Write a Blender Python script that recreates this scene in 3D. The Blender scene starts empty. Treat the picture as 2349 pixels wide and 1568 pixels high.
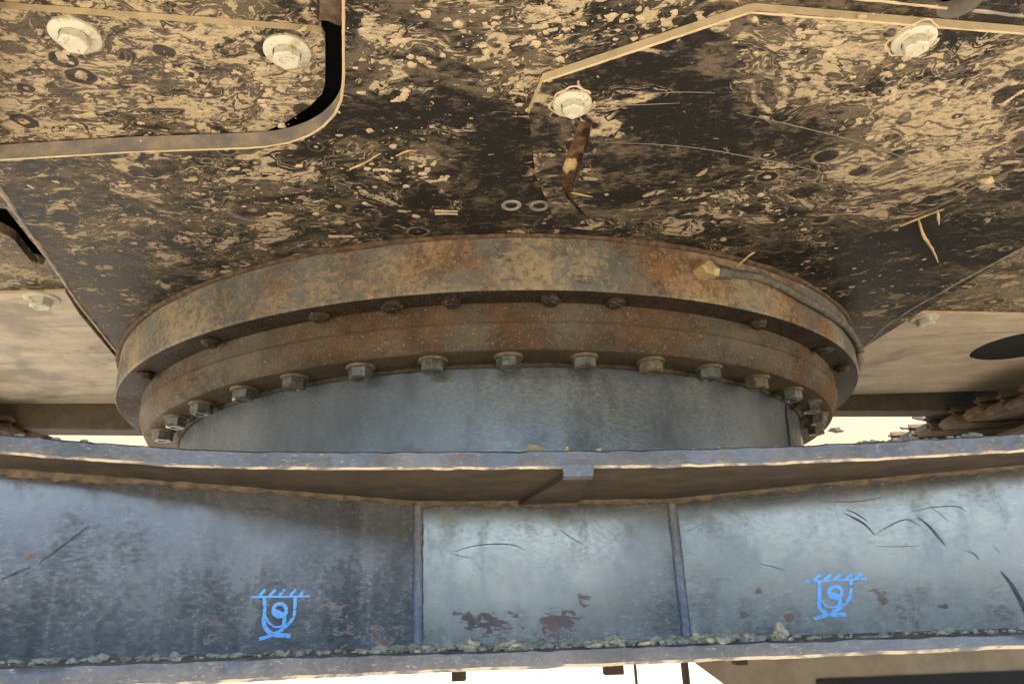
import bpy, bmesh, math, random
from mathutils import Vector, Matrix, noise as mnoise
from mathutils.geometry import tessellate_polygon
random.seed(7)
S = bpy.context.scene
COL = S.collection
R = math.radians

# ------------------------------------------------------------------ camera
F_PX, PITCH, ROLL = 1704.0, R(20.06), R(-2.38)       # focal length for a 2349 px wide frame
ct, st = math.cos(PITCH), math.sin(PITCH)
UP0 = Vector((0, -st, ct)); RT0 = Vector((1, 0, 0)); FW = Vector((0, ct, st))
RT = RT0 * math.cos(ROLL) + UP0 * math.sin(ROLL)
UP = UP0 * math.cos(ROLL) - RT0 * math.sin(ROLL)
cam_d = bpy.data.cameras.new("camera"); cam = bpy.data.objects.new("camera", cam_d); COL.objects.link(cam)
cam_d.sensor_width = 36.0; cam_d.lens = 36.0 * F_PX / 2349.0
cam_d.clip_start = 0.02; cam_d.clip_end = 500
M = Matrix.Identity(4)
for i in range(3):
    M[i][0], M[i][1], M[i][2] = RT[i], UP[i], -FW[i]
cam.matrix_world = M
S.camera = cam

# ------------------------------------------------------------------ sky, sun, exposure
SUN_EL, SUN_AZ = R(52), R(138)       # azimuth measured clockwise from +Y (behind the camera, to the right)
w = bpy.data.worlds.new("World"); S.world = w; w.use_nodes = True
nt = w.node_tree; nt.nodes.clear()
sky = nt.nodes.new('ShaderNodeTexSky'); sky.sky_type = 'NISHITA'; sky.sun_disc = False
sky.sun_elevation = SUN_EL; sky.sun_rotation = SUN_AZ; sky.dust_density = 0.6; sky.ozone_density = 1.2
bg = nt.nodes.new('ShaderNodeBackground'); bg.inputs[1].default_value = 0.15
wo = nt.nodes.new('ShaderNodeOutputWorld')
nt.links.new(sky.outputs[0], bg.inputs[0]); nt.links.new(bg.outputs[0], wo.inputs[0])
sd = bpy.data.lights.new("sun", 'SUN'); sd.energy = 3.4; sd.angle = R(0.53); sd.color = (1, 0.95, 0.87)
so = bpy.data.objects.new("sun", sd); COL.objects.link(so)
sdir = Vector((math.sin(SUN_AZ) * math.cos(SUN_EL), math.cos(SUN_AZ) * math.cos(SUN_EL), math.sin(SUN_EL)))
so.rotation_euler = (-sdir).to_track_quat('-Z', 'Y').to_euler(); so.location = sdir * 20
S.view_settings.view_transform = 'Standard'; S.view_settings.look = 'None'
S.view_settings.exposure = 2.35; S.view_settings.gamma = 1.0
S.cycles.max_bounces = 10; S.cycles.diffuse_bounces = 6

# ------------------------------------------------------------------ pixel -> place (2349 x 1568 frame)
def ray(u, v):
    return RT * ((u - 1174.5) / F_PX) + UP * ((784 - v) / F_PX) + FW
def onZ(u, v, z):
    d = ray(u, v); return d * (z / d.z)
def onY(u, v, y):
    d = ray(u, v); return d * (y / d.y)
CX, CY = -0.0424, 1.4015              # ring axis
def onCyl(u, v, r):
    d = ray(u, v); a = d.x**2 + d.y**2; b = -2 * (d.x * CX + d.y * CY); c = CX**2 + CY**2 - r * r
    D = b * b - 4 * a * c
    t = (-b - math.sqrt(max(D, 0))) / (2 * a)
    return d * t
def onPl(u, v, p0, n):
    d = ray(u, v); return d * (p0.dot(n) / d.dot(n))

# ------------------------------------------------------------------ node helper
class V:
    def __init__(s, b, k): s.b, s.k = b, k
    def _m(s, op, o, rev=False):
        return s.b.math(op, o, s) if rev else s.b.math(op, s, o)
    def __add__(s, o): return s._m('ADD', o)
    __radd__ = __add__
    def __sub__(s, o): return s._m('SUBTRACT', o)
    def __rsub__(s, o): return s._m('SUBTRACT', o, True)
    def __mul__(s, o): return s._m('MULTIPLY', o)
    __rmul__ = __mul__
    def __truediv__(s, o): return s._m('DIVIDE', o)
class B:
    def __init__(s, name):
        s.m = bpy.data.materials.new(name); s.m.use_nodes = True
        s.t = s.m.node_tree; s.n = s.t.nodes
        s.bs = s.n['Principled BSDF']
        g = s.n.new('ShaderNodeNewGeometry'); s.P = V(s, g.outputs['Position']); s.N = V(s, g.outputs['Normal'])
    def put(s, sock, x):
        if isinstance(x, V): s.t.links.new(x.k, sock)
        else:
            try: sock.default_value = x
            except Exception: sock.default_value = (x[0], x[1], x[2], 1) if len(x) == 3 else x
    def math(s, op, a, b=0.0, c=None, clamp=False):
        n = s.n.new('ShaderNodeMath'); n.operation = op; n.use_clamp = clamp
        s.put(n.inputs[0], a); s.put(n.inputs[1], b)
        if c is not None: s.put(n.inputs[2], c)
        return V(s, n.outputs[0])
    def vm(s, op, a, b=None, sc=None):
        n = s.n.new('ShaderNodeVectorMath'); n.operation = op; s.put(n.inputs[0], a)
        if b is not None: s.put(n.inputs[1], b)
        if sc is not None: s.put(n.inputs[3], sc)
        return V(s, n.outputs[1] if op in ('LENGTH', 'DISTANCE', 'DOT_PRODUCT') else n.outputs[0])
    def noise(s, vec, scale, det=3, rough=.55, col=False, dist=0):
        n = s.n.new('ShaderNodeTexNoise'); s.put(n.inputs['Vector'], vec); s.put(n.inputs['Scale'], scale)
        n.inputs['Detail'].default_value = det; n.inputs['Roughness'].default_value = rough; n.inputs['Distortion'].default_value = dist
        return V(s, n.outputs[1] if col else n.outputs[0])
    def vor(s, vec, scale, feat='F1', out='Distance', rnd=1.0):
        n = s.n.new('ShaderNodeTexVoronoi'); n.feature = feat; s.put(n.inputs['Vector'], vec)
        n.inputs['Scale'].default_value = scale; n.inputs['Randomness'].default_value = rnd
        return V(s, n.outputs['Distance']), V(s, n.outputs['Color']) if 'Color' in n.outputs else None
    def ss(s, x, a, b, lo=0.0, hi=1.0):
        n = s.n.new('ShaderNodeMapRange'); n.interpolation_type = 'SMOOTHSTEP'
        s.put(n.inputs[0], x); s.put(n.inputs[1], a); s.put(n.inputs[2], b); n.inputs[3].default_value = lo; n.inputs[4].default_value = hi
        return V(s, n.outputs[0])
    def mix(s, f, a, b):
        n = s.n.new('ShaderNodeMix'); n.data_type = 'RGBA'; n.clamp_factor = True
        s.put(n.inputs[0], f); s.put(n.inputs[6], a); s.put(n.inputs[7], b)
        return V(s, n.outputs[2])
    def sep(s, v):
        n = s.n.new('ShaderNodeSeparateXYZ'); s.put(n.inputs[0], v); return [V(s, o) for o in n.outputs]
    def comb(s, x, y, z):
        n = s.n.new('ShaderNodeCombineXYZ'); s.put(n.inputs[0], x); s.put(n.inputs[1], y); s.put(n.inputs[2], z); return V(s, n.outputs[0])
    def stretch(s, sx, sy, sz): return s.vm('MULTIPLY', s.P, (sx, sy, sz))
    def warp(s, scale, amt, det=2, base=None):
        base = base or s.P
        c = s.noise(base, scale, det, .5, True)
        return s.vm('ADD', base, s.vm('SCALE', s.vm('SUBTRACT', c, (.5, .5, .5)), sc=amt))
    def blobs(s, lst, base=None):
        """sum of soft round patches: (centre, radius, weight)"""
        tot = None; base = base or s.P
        for c, r, wt in lst:
            f = s.ss(s.vm('DISTANCE', base, tuple(c)), 0.0, r, wt, 0.0)
            tot = f if tot is None else tot + f
        return tot
    def out(s, col, rough=.6, metal=0.0, bump=None, bs=.3, bd=.004, spec=.5, coat=0.0):
        s.put(s.bs.inputs['Base Color'], col); s.put(s.bs.inputs['Roughness'], rough); s.put(s.bs.inputs['Metallic'], metal)
        s.bs.inputs['Specular IOR Level'].default_value = spec
        if coat: s.put(s.bs.inputs['Coat Weight'], coat); s.bs.inputs['Coat Roughness'].default_value = .22
        if bump is not None:
            n = s.n.new('ShaderNodeBump'); n.inputs['Strength'].default_value = bs; n.inputs['Distance'].default_value = bd
            s.put(n.inputs['Height'], bump); s.t.links.new(n.outputs[0], s.bs.inputs['Normal'])
        return s.m
def vmax(b, *xs):
    r = xs[0]
    for x in xs[1:]: r = b.math('MAXIMUM', r, x)
    return r

Z0 = 0.404
MUD = (.46, .335, .175); DARK = (.019, .0165, .0145); DUST = (.26, .198, .118)

def mat_belly(name, cover, bias=0.0, dark=DARK, dust=.35, sc=1.0, swirl=.075):
    """dark steel plate spattered from below with dried tan mud: coast lines, drops with rings, specks"""
    b = B(name)
    p = b.warp(6 * sc, swirl, 1)
    p = b.warp(17 * sc, swirl * .55, 2, p)
    p = b.warp(48 * sc, .010, 2, p)
    pst = b.vm('MULTIPLY', p, (.75, 1.3, 1))
    c = b.blobs(cover)
    c = (c + bias) if c is not None else b.math('ADD', bias, 0.0)
    c = c + (b.noise(b.P, 7, 2) - .5) * .6
    grain = b.noise(b.stretch(110, 210, 110), 1.0, 4, .72)
    grain2 = b.noise(b.P, 430, 2, .6)
    gg = (grain - .5) * .16
    # runny mud: smooth-edged pools with tide lines round them
    nA = b.noise(pst, 27 * sc, 2.2, .5) + (grain - .5) * .035
    t = .585 - c * .115
    A = b.ss(nA + (grain2 - .5) * .03, t - .012, t + .022)
    L1 = b.ss(b.math('ABSOLUTE', nA - (t - .050)), .005, .013, 1, 0)
    L2_ = b.ss(b.math('ABSOLUTE', nA - (t - .095)), .003, .010, 1, 0)
    nH = b.noise(pst, 62 * sc, 3, .6)
    A = A * b.ss(nH + gg * .5, .385, .425)
    Lr = b.ss(b.noise(b.P, 17, 3) + c * .10, .46, .56)
    # finer second splash with elongated specks
    nB = b.noise(b.vm('MULTIPLY', p, (1.0, 2.0, 1)), 78 * sc, 3.5, .62)
    Bs = b.ss(nB, .605 - c * .075, .64 - c * .075)
    A = vmax(b, A, L1 * Lr * .9, L2_ * Lr * .6, Bs * .92)
    n4 = b.noise(pst, 22 * sc, 4, .6)
    vein = b.ss(b.math('ABSOLUTE', n4 - .5), .006, .016)
    A = A * vein
    # drops
    def drops(scale, seed, dens):
        q = b.vm('ADD', b.warp(70, .006, 2), (seed, seed * 2.3, 0))
        q = b.vm('MULTIPLY', q, (.92, 1.08, .0))
        d, col = b.vor(q, scale)
        r, g, bl = b.sep(col)
        rad = .09 + .30 * r * r
        on = b.ss(g + c * .18, 1 - dens, 1 - dens + .02)
        x = d / rad + gg * .8
        core = b.ss(x, .36, .48, 1, 0) * on * b.ss(bl, .15, .2)
        halo = b.ss(x, .95, 1.06, 1, 0) * on
        ring = b.ss(x, .96, 1.06) * b.ss(x, 1.12, 1.34, 1, 0) * on * b.ss(bl, .45, .5)
        return core, halo, ring
    c0, h0, r0 = drops(15, 3.3, .09)
    c1, h1, r1 = drops(27, 1.3, .46)
    c2, h2, r2 = drops(52, 5.1, .55)
    c3, h3, r3 = drops(115, 8.7, .45)
    reg2 = b.ss(b.noise(b.P, 5.3, 1) + c * .3, .42, .56)
    c3 = c3 * reg2; r2 = r2 * reg2
    mud = A
    mud = vmax(b, mud * (1 - h0 * .85), r0 * .25)
    mud = mud * (1 - h1 * .93)
    mud = mud * (1 - h2 * .75)
    mud = vmax(b, mud, c0, c1, r1 * .45, c2 * .95, r2 * .4, c3 * .9)
    mud = mud * b.ss(grain, .28, .50)
    fb = b.noise(pst, 19, 5, .7) + (grain - .5) * .85 + c * .10
    film = b.ss(fb, .38, .68) * dust + b.ss(grain2, .60, .72) * .22 * dust
    film = film * (1 - h1 * .85) * (1 - h2 * .75) * (1 - h3 * .4)
    tone = b.mix(b.noise(b.P, 30, 3), (.52, .40, .24), (.38, .285, .168))
    tone = b.mix(b.ss(grain2, .4, .7) * .35, tone, (.60, .475, .30))
    base = b.mix(film, dark, DUST)
    col = b.mix(mud, base, tone)
    rough = .47 + .42 * mud + film * .4
    h = mud * (.6 + grain * .8) + grain2 * .10 + film * .3
    return b.out(col, rough, 0, h, .75, .0028, .28)

def mat_simple(name, c1, c2, scale=40, rough=.7, bump=.2, metal=0.0, spec=.4, bd=.002):
    b = B(name)
    n = b.noise(b.P, scale, 5, .6); g = b.noise(b.P, scale * 9, 2)
    return b.out(b.mix(b.ss(n, .35, .68), c1, c2), rough, metal, n + g * .3, bump, bd, spec)

# soft cover patches in the photo's frame, laid on the belly
def blobs_px(lst, z=Z0): return [(onZ(u, v, z), r / 1700.0 * onZ(u, v, z).length * 1.25, wt) for u, v, r, wt in lst]
m_belly = mat_belly('spattered_belly_steel', blobs_px([
    (1190, 40, 190, .75), (1000, 90, 200, .35), (1480, 60, 260, .6), (880, 120, 120, .3), (1200, 170, 130, .5),
    (950, 400, 170, .4), (650, 430, 260, .35), (300, 420, 300, .45), (150, 520, 200, .5), (430, 560, 260, .35), (700, 560, 200, .3),
    (1100, 420, 150, -.9), (900, 270, 110, -.7), (1250, 330, 150, -.7), (1080, 540, 120, -.6), (1300, 480, 120, -.6), (1130, 330, 170, -.6),
    (1500, 500, 220, -.3), (2000, 600, 330, -.55), (230, 690, 170, .45), (500, 600, 200, .3), (880, 40, 120, .3), (1420, 120, 160, .25)]), -.33, dust=.46, sc=1.1)
m_cover_left = mat_belly('mud_crusted_cover', blobs_px([
    (120, 150, 300, .55), (520, 110, 300, .6), (690, 230, 180, .5), (40, 300, 220, .5), (300, 290, 130, -.5), (420, 210, 120, -.25), (130, 230, 90, -.5), (560, 160, 90, -.3)], Z0 + .018), .50, dust=.42)
m_cover_right = mat_belly('mud_streaked_cover', blobs_px([
    (1860, 70, 210, 1.3), (2010, 110, 160, .9), (2230, 250, 190, 1.0), (2110, 330, 190, .95), (2300, 140, 200, .8), (1990, 250, 110, .5),
    (1900, 200, 60, .7), (2180, 420, 140, .5), (1830, 480, 220, .45), (1640, 460, 160, .2), (2000, 430, 150, .35),
    (1560, 180, 190, -.4), (1550, 340, 220, -.45), (1420, 420, 150, -.4), (1680, 290, 170, -.2), (1870, 300, 110, -.4)], Z0 - .006), -.22, dust=.50, swirl=.13, sc=.8)

def mat_deck(name):
    b = B(name)
    n = b.noise(b.stretch(14, 30, 14), 1.0, 5, .6); g = b.noise(b.stretch(120, 260, 120), 1.0, 3, .65)
    c = b.mix(b.ss(n, .3, .7), (.46, .37, .25), (.62, .50, .335))
    c = b.mix(b.ss(g, .60, .74) * .5, c, (.13, .11, .085))
    sn = b.noise(b.warp(8, .06, 2), 6, 4, .65); c = b.mix(b.ss(sn, .52, .66) * .55, c, (.17, .14, .10)); c = b.mix(b.ss(b.noise(b.stretch(9, 70, 9), 1.0, 4, .6), .56, .70) * .5, c, (.20, .165, .115))
    sp = b.ss(b.noise(b.stretch(60, 170, 60), 1.0, 2), .71, .745)
    c = b.mix(sp * .7, c, (.06, .05, .04))
    return b.out(c, .55 + .2 * n, 0, g, .15, .001, .45)
m_deck = mat_deck('dusty_grey_deck')
m_deck_dark = mat_belly('dust_speckled_deck', [(onZ(60, 560, Z0), .25, .3)], .25, dark=(.06, .048, .034), dust=.8)

def mat_ring(name, greyc, rustc, dustc, rust_lo, blobs, dust_amt=.5):
    b = B(name)
    p = b.warp(18, .03, 2)
    n = b.noise(p, 9, 5, .62); g = b.noise(b.P, 130, 4, .7); f = b.noise(b.P, 380, 2, .6)
    c = b.mix(b.ss(b.noise(b.P, 26, 4, .6), .35, .65), greyc, tuple(x * 1.5 for x in greyc))
    bl = b.blobs(blobs)
    rsel = n + (bl if bl is not None else 0.0)
    rust = b.ss(rsel + (g - .5) * .7, rust_lo - .06, rust_lo + .20)
    tone = b.mix(b.ss(b.noise(p, 34, 4) + (g - .5) * .5, .35, .65), rustc, tuple(x * .42 for x in rustc))
    c = b.mix(rust * .85, c, tone)
    dn = b.noise(p, 12, 5, .65)
    dust = b.ss(dn + (g - .5) * .9, .36, .70) * dust_amt
    c = b.mix(dust, c, dustc)
    c = b.mix(b.ss(f, .60, .72) * .55, c, (.55, .42, .25))
    c = b.mix(b.ss(f, .38, .27) * .6, c, (.05, .04, .03))
    c = b.mix(b.ss(b.noise(b.stretch(70, 70, 190), 1.0, 3, .7), .60, .68) * .6, c, (.07, .05, .035))
    return b.out(c, .62 + .25 * rust, 0, g * .8 + rust * .4 + dust * .5, .45, .0022, .4)
rb = lambda u, v, r, wt: (onCyl(u, v, .65), r / 1700 * .85, wt)
m_race = mat_ring('rusty_dusty_race', (.125, .120, .100), (.27, .115, .035), (.44, .325, .18), .535,
    [rb(1000, 590, 130, .28), rb(1540, 590, 150, .30), rb(1650, 650, 130, .30), rb(1800, 700, 160, .30), rb(900, 640, 150, .22), rb(1900, 780, 110, .25),
     rb(1290, 600, 190, -.35), rb(420, 740, 170, -.18), rb(1120, 640, 60, .1), rb(1200, 548, 60, .2), rb(1400, 552, 70, .25), rb(1000, 560, 60, .2), rb(800, 585, 50, .15)], .85)
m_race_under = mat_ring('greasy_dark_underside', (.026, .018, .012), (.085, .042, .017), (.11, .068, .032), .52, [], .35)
m_lower = mat_ring('rust_stained_ring', (.098, .082, .058), (.155, .066, .025), (.25, .165, .08), .455,
    [((CX, CY - .61, .32), .20, .10), ((CX, CY - .60, .288), .05, -.2)], .35)
m_lower_under = mat_ring('brown_flange_underside', (.12, .082, .04), (.13, .07, .03), (.16, .11, .055), .6, [], .3)

def mat_paint(name, blobs_rust=(), tint=(.105, .118, .15), rough=.36, dusty=.4, ior=1.62, grit=1.0, speck=None):
    b = B(name)
    v = b.noise(b.stretch(22, 22, 3), 1.0, 4, .6)                   # rain-washed vertical streaks
    n = b.noise(b.P, 14, 4, .6); g = b.noise(b.stretch(160, 160, 330), 1.0, 3, .7); f = b.noise(b.P, 500, 2)
    c = b.mix(b.ss(v, .3, .7), tint, tuple(x * 1.28 for x in tint))
    c = b.mix(b.ss(n, .45, .75) * .5, c, (.15, .135, .15))
    dust = b.ss(n * .30 + v * .22 + g * .62, .46, .72) * dusty
    c = b.mix(dust, c, (.26, .235, .19))
    c = b.mix(b.ss(f, .66, .74) * .45, c, (.33, .28, .2))
    tick = b.noise(b.stretch(150, 150, 520), 1.0, 3, .7); c = b.mix(b.ss(tick, .60, .69) * .55 * grit, c, (.36, .31, .235)); c = b.mix(b.ss(tick, .40, .31) * .5 * grit, c, (.03, .032, .04))
    if speck:
        c = b.mix(b.ss(b.noise(b.stretch(150, 150, 380), 1.0, 4, .7) + b.blobs(speck), .60, .72) * .75, c, (.36, .325, .245))
    p = b.warp(60, .012, 2)
    pr = b.vm('MULTIPLY', p, (1, 1, 1.9))
    rn = b.noise(pr, 70, 5, .68)
    bl = b.blobs(blobs_rust) if blobs_rust else None
    sel = rn + (bl * 1.08 if bl is not None else 0.0)
    rust = b.ss(sel, .715, .765)
    tone = b.mix(b.noise(b.P, 160, 4, .7), (.22, .105, .045), (.10, .05, .026))
    c = b.mix(b.ss(sel, .66, .74) * .35, c, (.17, .10, .055))
    c = b.mix(rust * (.45 + .5 * b.ss(b.noise(b.P, 140, 4, .7), .42, .58)), c, tone)
    gm = b.ss(b.noise(b.vm('MULTIPLY', b.warp(14, .04, 2), (1, 1, .55)), 17, 6, .72), .47, .64); c = b.mix(gm * .5, c, (.034, .033, .034))
    run = b.ss(b.noise(b.stretch(55, 55, 2.5), 1.0, 4, .7), .56, .68); c = b.mix(run * .16, c, (.16, .145, .125))
    r = rough + gm * .10 + run * .05 + .30 * dust + .6 * rust + (g - .5) * .12 + b.ss(n, .45, .8) * .08
    dent = b.noise(b.P, 9, 2, .5)
    h = g * .012 + dent * 1.1 - rust * .6 + tick * .01
    b.bs.inputs['IOR'].default_value = ior
    return b.out(c, r, 0, h, .2, .004, .8)
m_ped = mat_paint('pedestal_grey_paint', [], (.150, .156, .170), .26, .16, 1.5, .8, [(onCyl(u, v, .549), r / 1700 * .86, wt) for u, v, r, wt in [(1600, 900, 200, .16), (1400, 960, 240, .16), (1150, 960, 260, .10), (1250, 880, 260, .08), (1000, 900, 200, .06)]])

bz_ = B('dirty_zinc_steel')
q1_ = bz_.noise(bz_.P, 85, 5, .7); q2_ = bz_.noise(bz_.P, 260, 3, .6)
m_zinc = bz_.out(bz_.mix(bz_.ss(q2_, .62, .70) * .6, bz_.mix(bz_.ss(q1_, .50, .64), (.60, .555, .41), (.45, .35, .21)), (.16, .09, .045)), .5 + .35 * bz_.ss(q1_, .46, .58), 0, q1_ + q2_ * .5, .2, .001, .5)
m_steelbolt = mat_simple('grey_bolt_steel', (.27, .265, .235), (.12, .095, .065), 110, .36, .15, .45, .5)
m_rustbolt = mat_simple('rusty_bolt_steel', (.075, .042, .022), (.17, .11, .06), 90, .8, .5)
m_edge = mat_simple('dusty_lit_edge', (.62, .47, .27), (.50, .37, .21), 50, .8, .2)  # dust tan, kept pale to paint daylight on plate edges; also mud rims
be = B('worn_lit_edge')
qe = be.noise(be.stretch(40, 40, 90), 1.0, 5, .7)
m_edgeworn = be.out(be.mix(be.ss(qe, .44, .60), (.52, .40, .25), (.15, .135, .12)), .7, 0, qe, .4, .002, .4)  # pale tan paints bounce light on the chamfers, broken by worn patches
m_edgegrey = mat_simple('worn_cut_edge', (.20, .185, .165), (.38, .30, .19), 45, .6, .25)
m_black = mat_simple('unlit_black', (.008, .008, .008), (.012, .011, .01), 20, .9, .1)
m_beam = mat_simple('dirty_brown_beam', (.085, .068, .045), (.12, .09, .055), 50, .85, .3)
m_hose = mat_simple('dusty_grey_hose', (.10, .095, .085), (.22, .185, .13), 120, .8, .3)
m_brass = mat_simple('dusty_yellow_fitting', (.58, .44, .22), (.45, .32, .14), 90, .5, .3, .2)
m_mud = mat_simple('dried_tan_mud', (.56, .43, .26), (.40, .30, .175), 120, .92, .5)
m_slot = mat_simple('rusty_tan_slot', (.24, .13, .055), (.022, .014, .009), 75, .85, .6)
m_rstain = mat_simple('rust_stained_steel', (.20, .145, .085), (.34, .26, .16), 150, .6, .3, .2)
m_clod = mat_simple('dried_grey_mud', (.33, .30, .225), (.22, .195, .14), 130, .95, .6)
m_crust = mat_simple('dark_mud_crust', (.10, .078, .05), (.20, .155, .09), 110, .95, .7)
m_straw = mat_simple('dry_straw', (.62, .43, .20), (.50, .33, .14), 200, .7, .2)
m_leaf = mat_simple('dry_leaf', (.55, .44, .27), (.42, .33, .20), 120, .8, .3)
m_track = mat_simple('rust_brown_track', (.12, .078, .05), (.20, .14, .088), 40, .8, .12)
m_trackdust = mat_simple('dusty_track_frame', (.22, .175, .115), (.165, .13, .085), 30, .85, .3)
bb = B('blue_stencil_paint')
gq = bb.noise(bb.stretch(170, 170, 330), 1.0, 5, .75)
m_blue = bb.out(bb.mix(bb.ss(gq, .54, .62) * .85, bb.mix(bb.noise(bb.P, 60, 3), (.14, .42, .85), (.22, .52, .95)), (.08, .09, .11)), .5, 0, gq, .2, .001, .4)
m_scr = mat_simple('dark_scratch', (.032, .034, .042), (.085, .085, .095), 200, .6, .1)
m_scrl = mat_simple('pale_scratch', (.20, .18, .14), (.28, .24, .18), 200, .5, .1)
m_weld = mat_simple('painted_weld', (.13, .14, .17), (.24, .24, .26), 260, .45, .6)
def mat_earth(name, c1, c2, sc=6, low=None, added_grass=False):
    b = B(name)
    n = b.noise(b.P, sc, 6, .65); g = b.noise(b.P, sc * 14, 4, .7)
    c = b.mix(b.ss(n, .3, .7), c1, c2)
    c = b.mix(b.ss(g, .55, .75) * .5, c, tuple(x * .6 for x in c1))
    if low: c = b.mix(b.ss(b.sep(b.P)[2] + n * .5, .35, -.35) , c, low)
    if added_grass:  # unseen dark grass behind the viewpoint, added to darken panel reflections
        gy = b.sep(b.P)[1] + (b.noise(b.P, 1.1, 4, .6) - .5) * 1.6
        c = b.mix(b.ss(gy, -1.6, -2.3), c, b.mix(b.ss(g, .4, .65), (.045, .052, .026), (.10, .095, .05)))
    st_ = b.noise(b.stretch(1.5, 4, 14), 1.0, 4, .65); c = b.mix(b.ss(st_, .5, .72) * .35, c, tuple(x * .55 for x in c1))
    return b.out(c, .95, 0, n + g * .4, .5, .02, .2)
m_ground = mat_earth('dry_tan_ground', (.46, .39, .295), (.55, .475, .37), 6, None, True)
m_bank = mat_earth('sunlit_earth', (.19, .14, .078), (.245, .18, .10), 6, (.40, .35, .27))
m_stone = mat_simple('dark_stone', (.022, .015, .01), (.04, .028, .02), 30, .9, .4)

# ------------------------------------------------------------------ mesh helpers
def link(name, me, parent=None, **kw):
    o = bpy.data.objects.new(name, me); COL.objects.link(o)
    if parent is not None:
        o.parent = parent
        if me is not None:
            off = wloc(parent)
            o.location = (0, 0, 0)
            if me.get('w') is None and off.length > 0:
                me.transform(Matrix.Translation(-off))
    for k, x in kw.items(): o[k] = x
    return o
WL = {}
def wloc(o):
    return WL.get(o.name, Vector((0, 0, 0)))
def thing(name, label, cat, loc=(0, 0, 0), group=None):
    o = bpy.data.objects.new(name, None); COL.objects.link(o); o.empty_display_size = .05
    o.location = loc; WL[o.name] = Vector(loc)
    o['label'] = label; o['category'] = cat
    if group: o['group'] = group
    return o
def part(name, bm, mats, parent, smooth=None, label=None):
    me = bpy.data.meshes.new(name)
    bmesh.ops.recalc_face_normals(bm, faces=bm.faces)
    bm.to_mesh(me); bm.free()
    for m in (mats if isinstance(mats, (list, tuple)) else [mats]): me.materials.append(m)
    if smooth is not None:
        for p in me.polygons: p.use_smooth = True
        me.set_sharp_from_angle(angle=R(smooth))
    o = link(name, me, parent)
    if parent is not None: WL[o.name] = wloc(parent)
    if label: o['label'] = label
    return o
def single(name, bm, mats, label, cat, group=None, smooth=None, loc=None):
    """a thing that is one mesh, its origin at its base"""
    cs = [v.co for v in bm.verts]
    if loc is None:
        loc = sum(cs, Vector()) / len(cs); loc.z = min(c.z for c in cs)
    loc = Vector(loc)
    for v in bm.verts: v.co -= loc
    o = part(name, bm, mats, None, smooth); o.location = loc
    o['label'] = label; o['category'] = cat
    if group: o['group'] = group
    return o
def plate(outer, holes, z, t, edge_mi=0, hole_mi=0):
    """flat plate, underside at z, thickness t upward; outer/holes = lists of (x, y)"""
    bm = bmesh.new()
    loops = [outer] + list(holes)
    flat = [Vector((p[0], p[1], 0)) for l in loops for p in l]
    tri = tessellate_polygon([[Vector((p[0], p[1], 0)) for p in l] for l in loops])
    lo = [bm.verts.new((p.x, p.y, z)) for p in flat]; hi = [bm.verts.new((p.x, p.y, z + t)) for p in flat]
    for a, b_, c in tri:
        for L in (lo, hi):
            try: bm.faces.new((L[a], L[b_], L[c]))
            except ValueError: pass
    k = 0
    for l in loops:
        n = len(l)
        for i in range(n):
            a, b_ = k + i, k + (i + 1) % n
            f = bm.faces.new((lo[a], lo[b_], hi[b_], hi[a])); f.material_index = edge_mi if k == 0 else hole_mi
        k += n
    return bm
def pz(pts, z): return [(onZ(u, v, z).x, onZ(u, v, z).y) for u, v in pts]
def box(bm, x0, x1, y0, y1, z0, z1, mi=0):
    r = bmesh.ops.create_cube(bm, size=1)
    for v in r['verts']:
        v.co = Vector(((x0 + x1) / 2 + v.co.x * (x1 - x0), (y0 + y1) / 2 + v.co.y * (y1 - y0), (z0 + z1) / 2 + v.co.z * (z1 - z0)))
    for f in {f for v in r['verts'] for f in v.link_faces}: f.material_index = mi
def tube(bm, pts, rad, seg=8, jit=0.0, flat=1.0, caps=True):
    pts = [Vector(p) for p in pts]; n = len(pts); rings = []
    prev = None
    for i, p in enumerate(pts):
        d = (pts[min(i + 1, n - 1)] - pts[max(i - 1, 0)]).normalized()
        a = Vector((0, 0, 1)) if abs(d.z) < .9 else Vector((1, 0, 0))
        s_ = d.cross(a).normalized(); u_ = s_.cross(d)
        r = rad[i] if isinstance(rad, (list, tuple)) else rad
        ring = []
        for k in range(seg):
            th = 2 * math.pi * k / seg
            q = r * (1 + (random.random() - .5) * 2 * jit)
            ring.append(bm.verts.new(p + s_ * math.cos(th) * q + u_ * math.sin(th) * q * flat))
        rings.append(ring)
    for a, b_ in zip(rings, rings[1:]):
        for k in range(seg): bm.faces.new((a[k], a[(k + 1) % seg], b_[(k + 1) % seg], b_[k]))
    if caps: bm.faces.new(rings[0]); bm.faces.new(rings[-1])
def resample(pts, step):
    pts = [Vector(p) for p in pts]; out = [pts[0]]
    for a, b_ in zip(pts, pts[1:]):
        k = max(1, int((b_ - a).length / step))
        for i in range(1, k + 1): out.append(a.lerp(b_, i / k))
    return out
def catmull(pts, sub=6):
    P = [Vector(p) for p in pts]; P = [2 * P[0] - P[1]] + P + [2 * P[-1] - P[-2]]; out = []
    for i in range(1, len(P) - 2):
        for k in range(sub):
            t = k / sub; a, b_, c, d = P[i - 1], P[i], P[i + 1], P[i + 2]
            out.append(.5 * ((2 * b_) + (c - a) * t + (2 * a - 5 * b_ + 4 * c - d) * t * t + (3 * b_ - a - 3 * c + d) * t ** 3))
    out.append(P[-2]); return out
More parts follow.
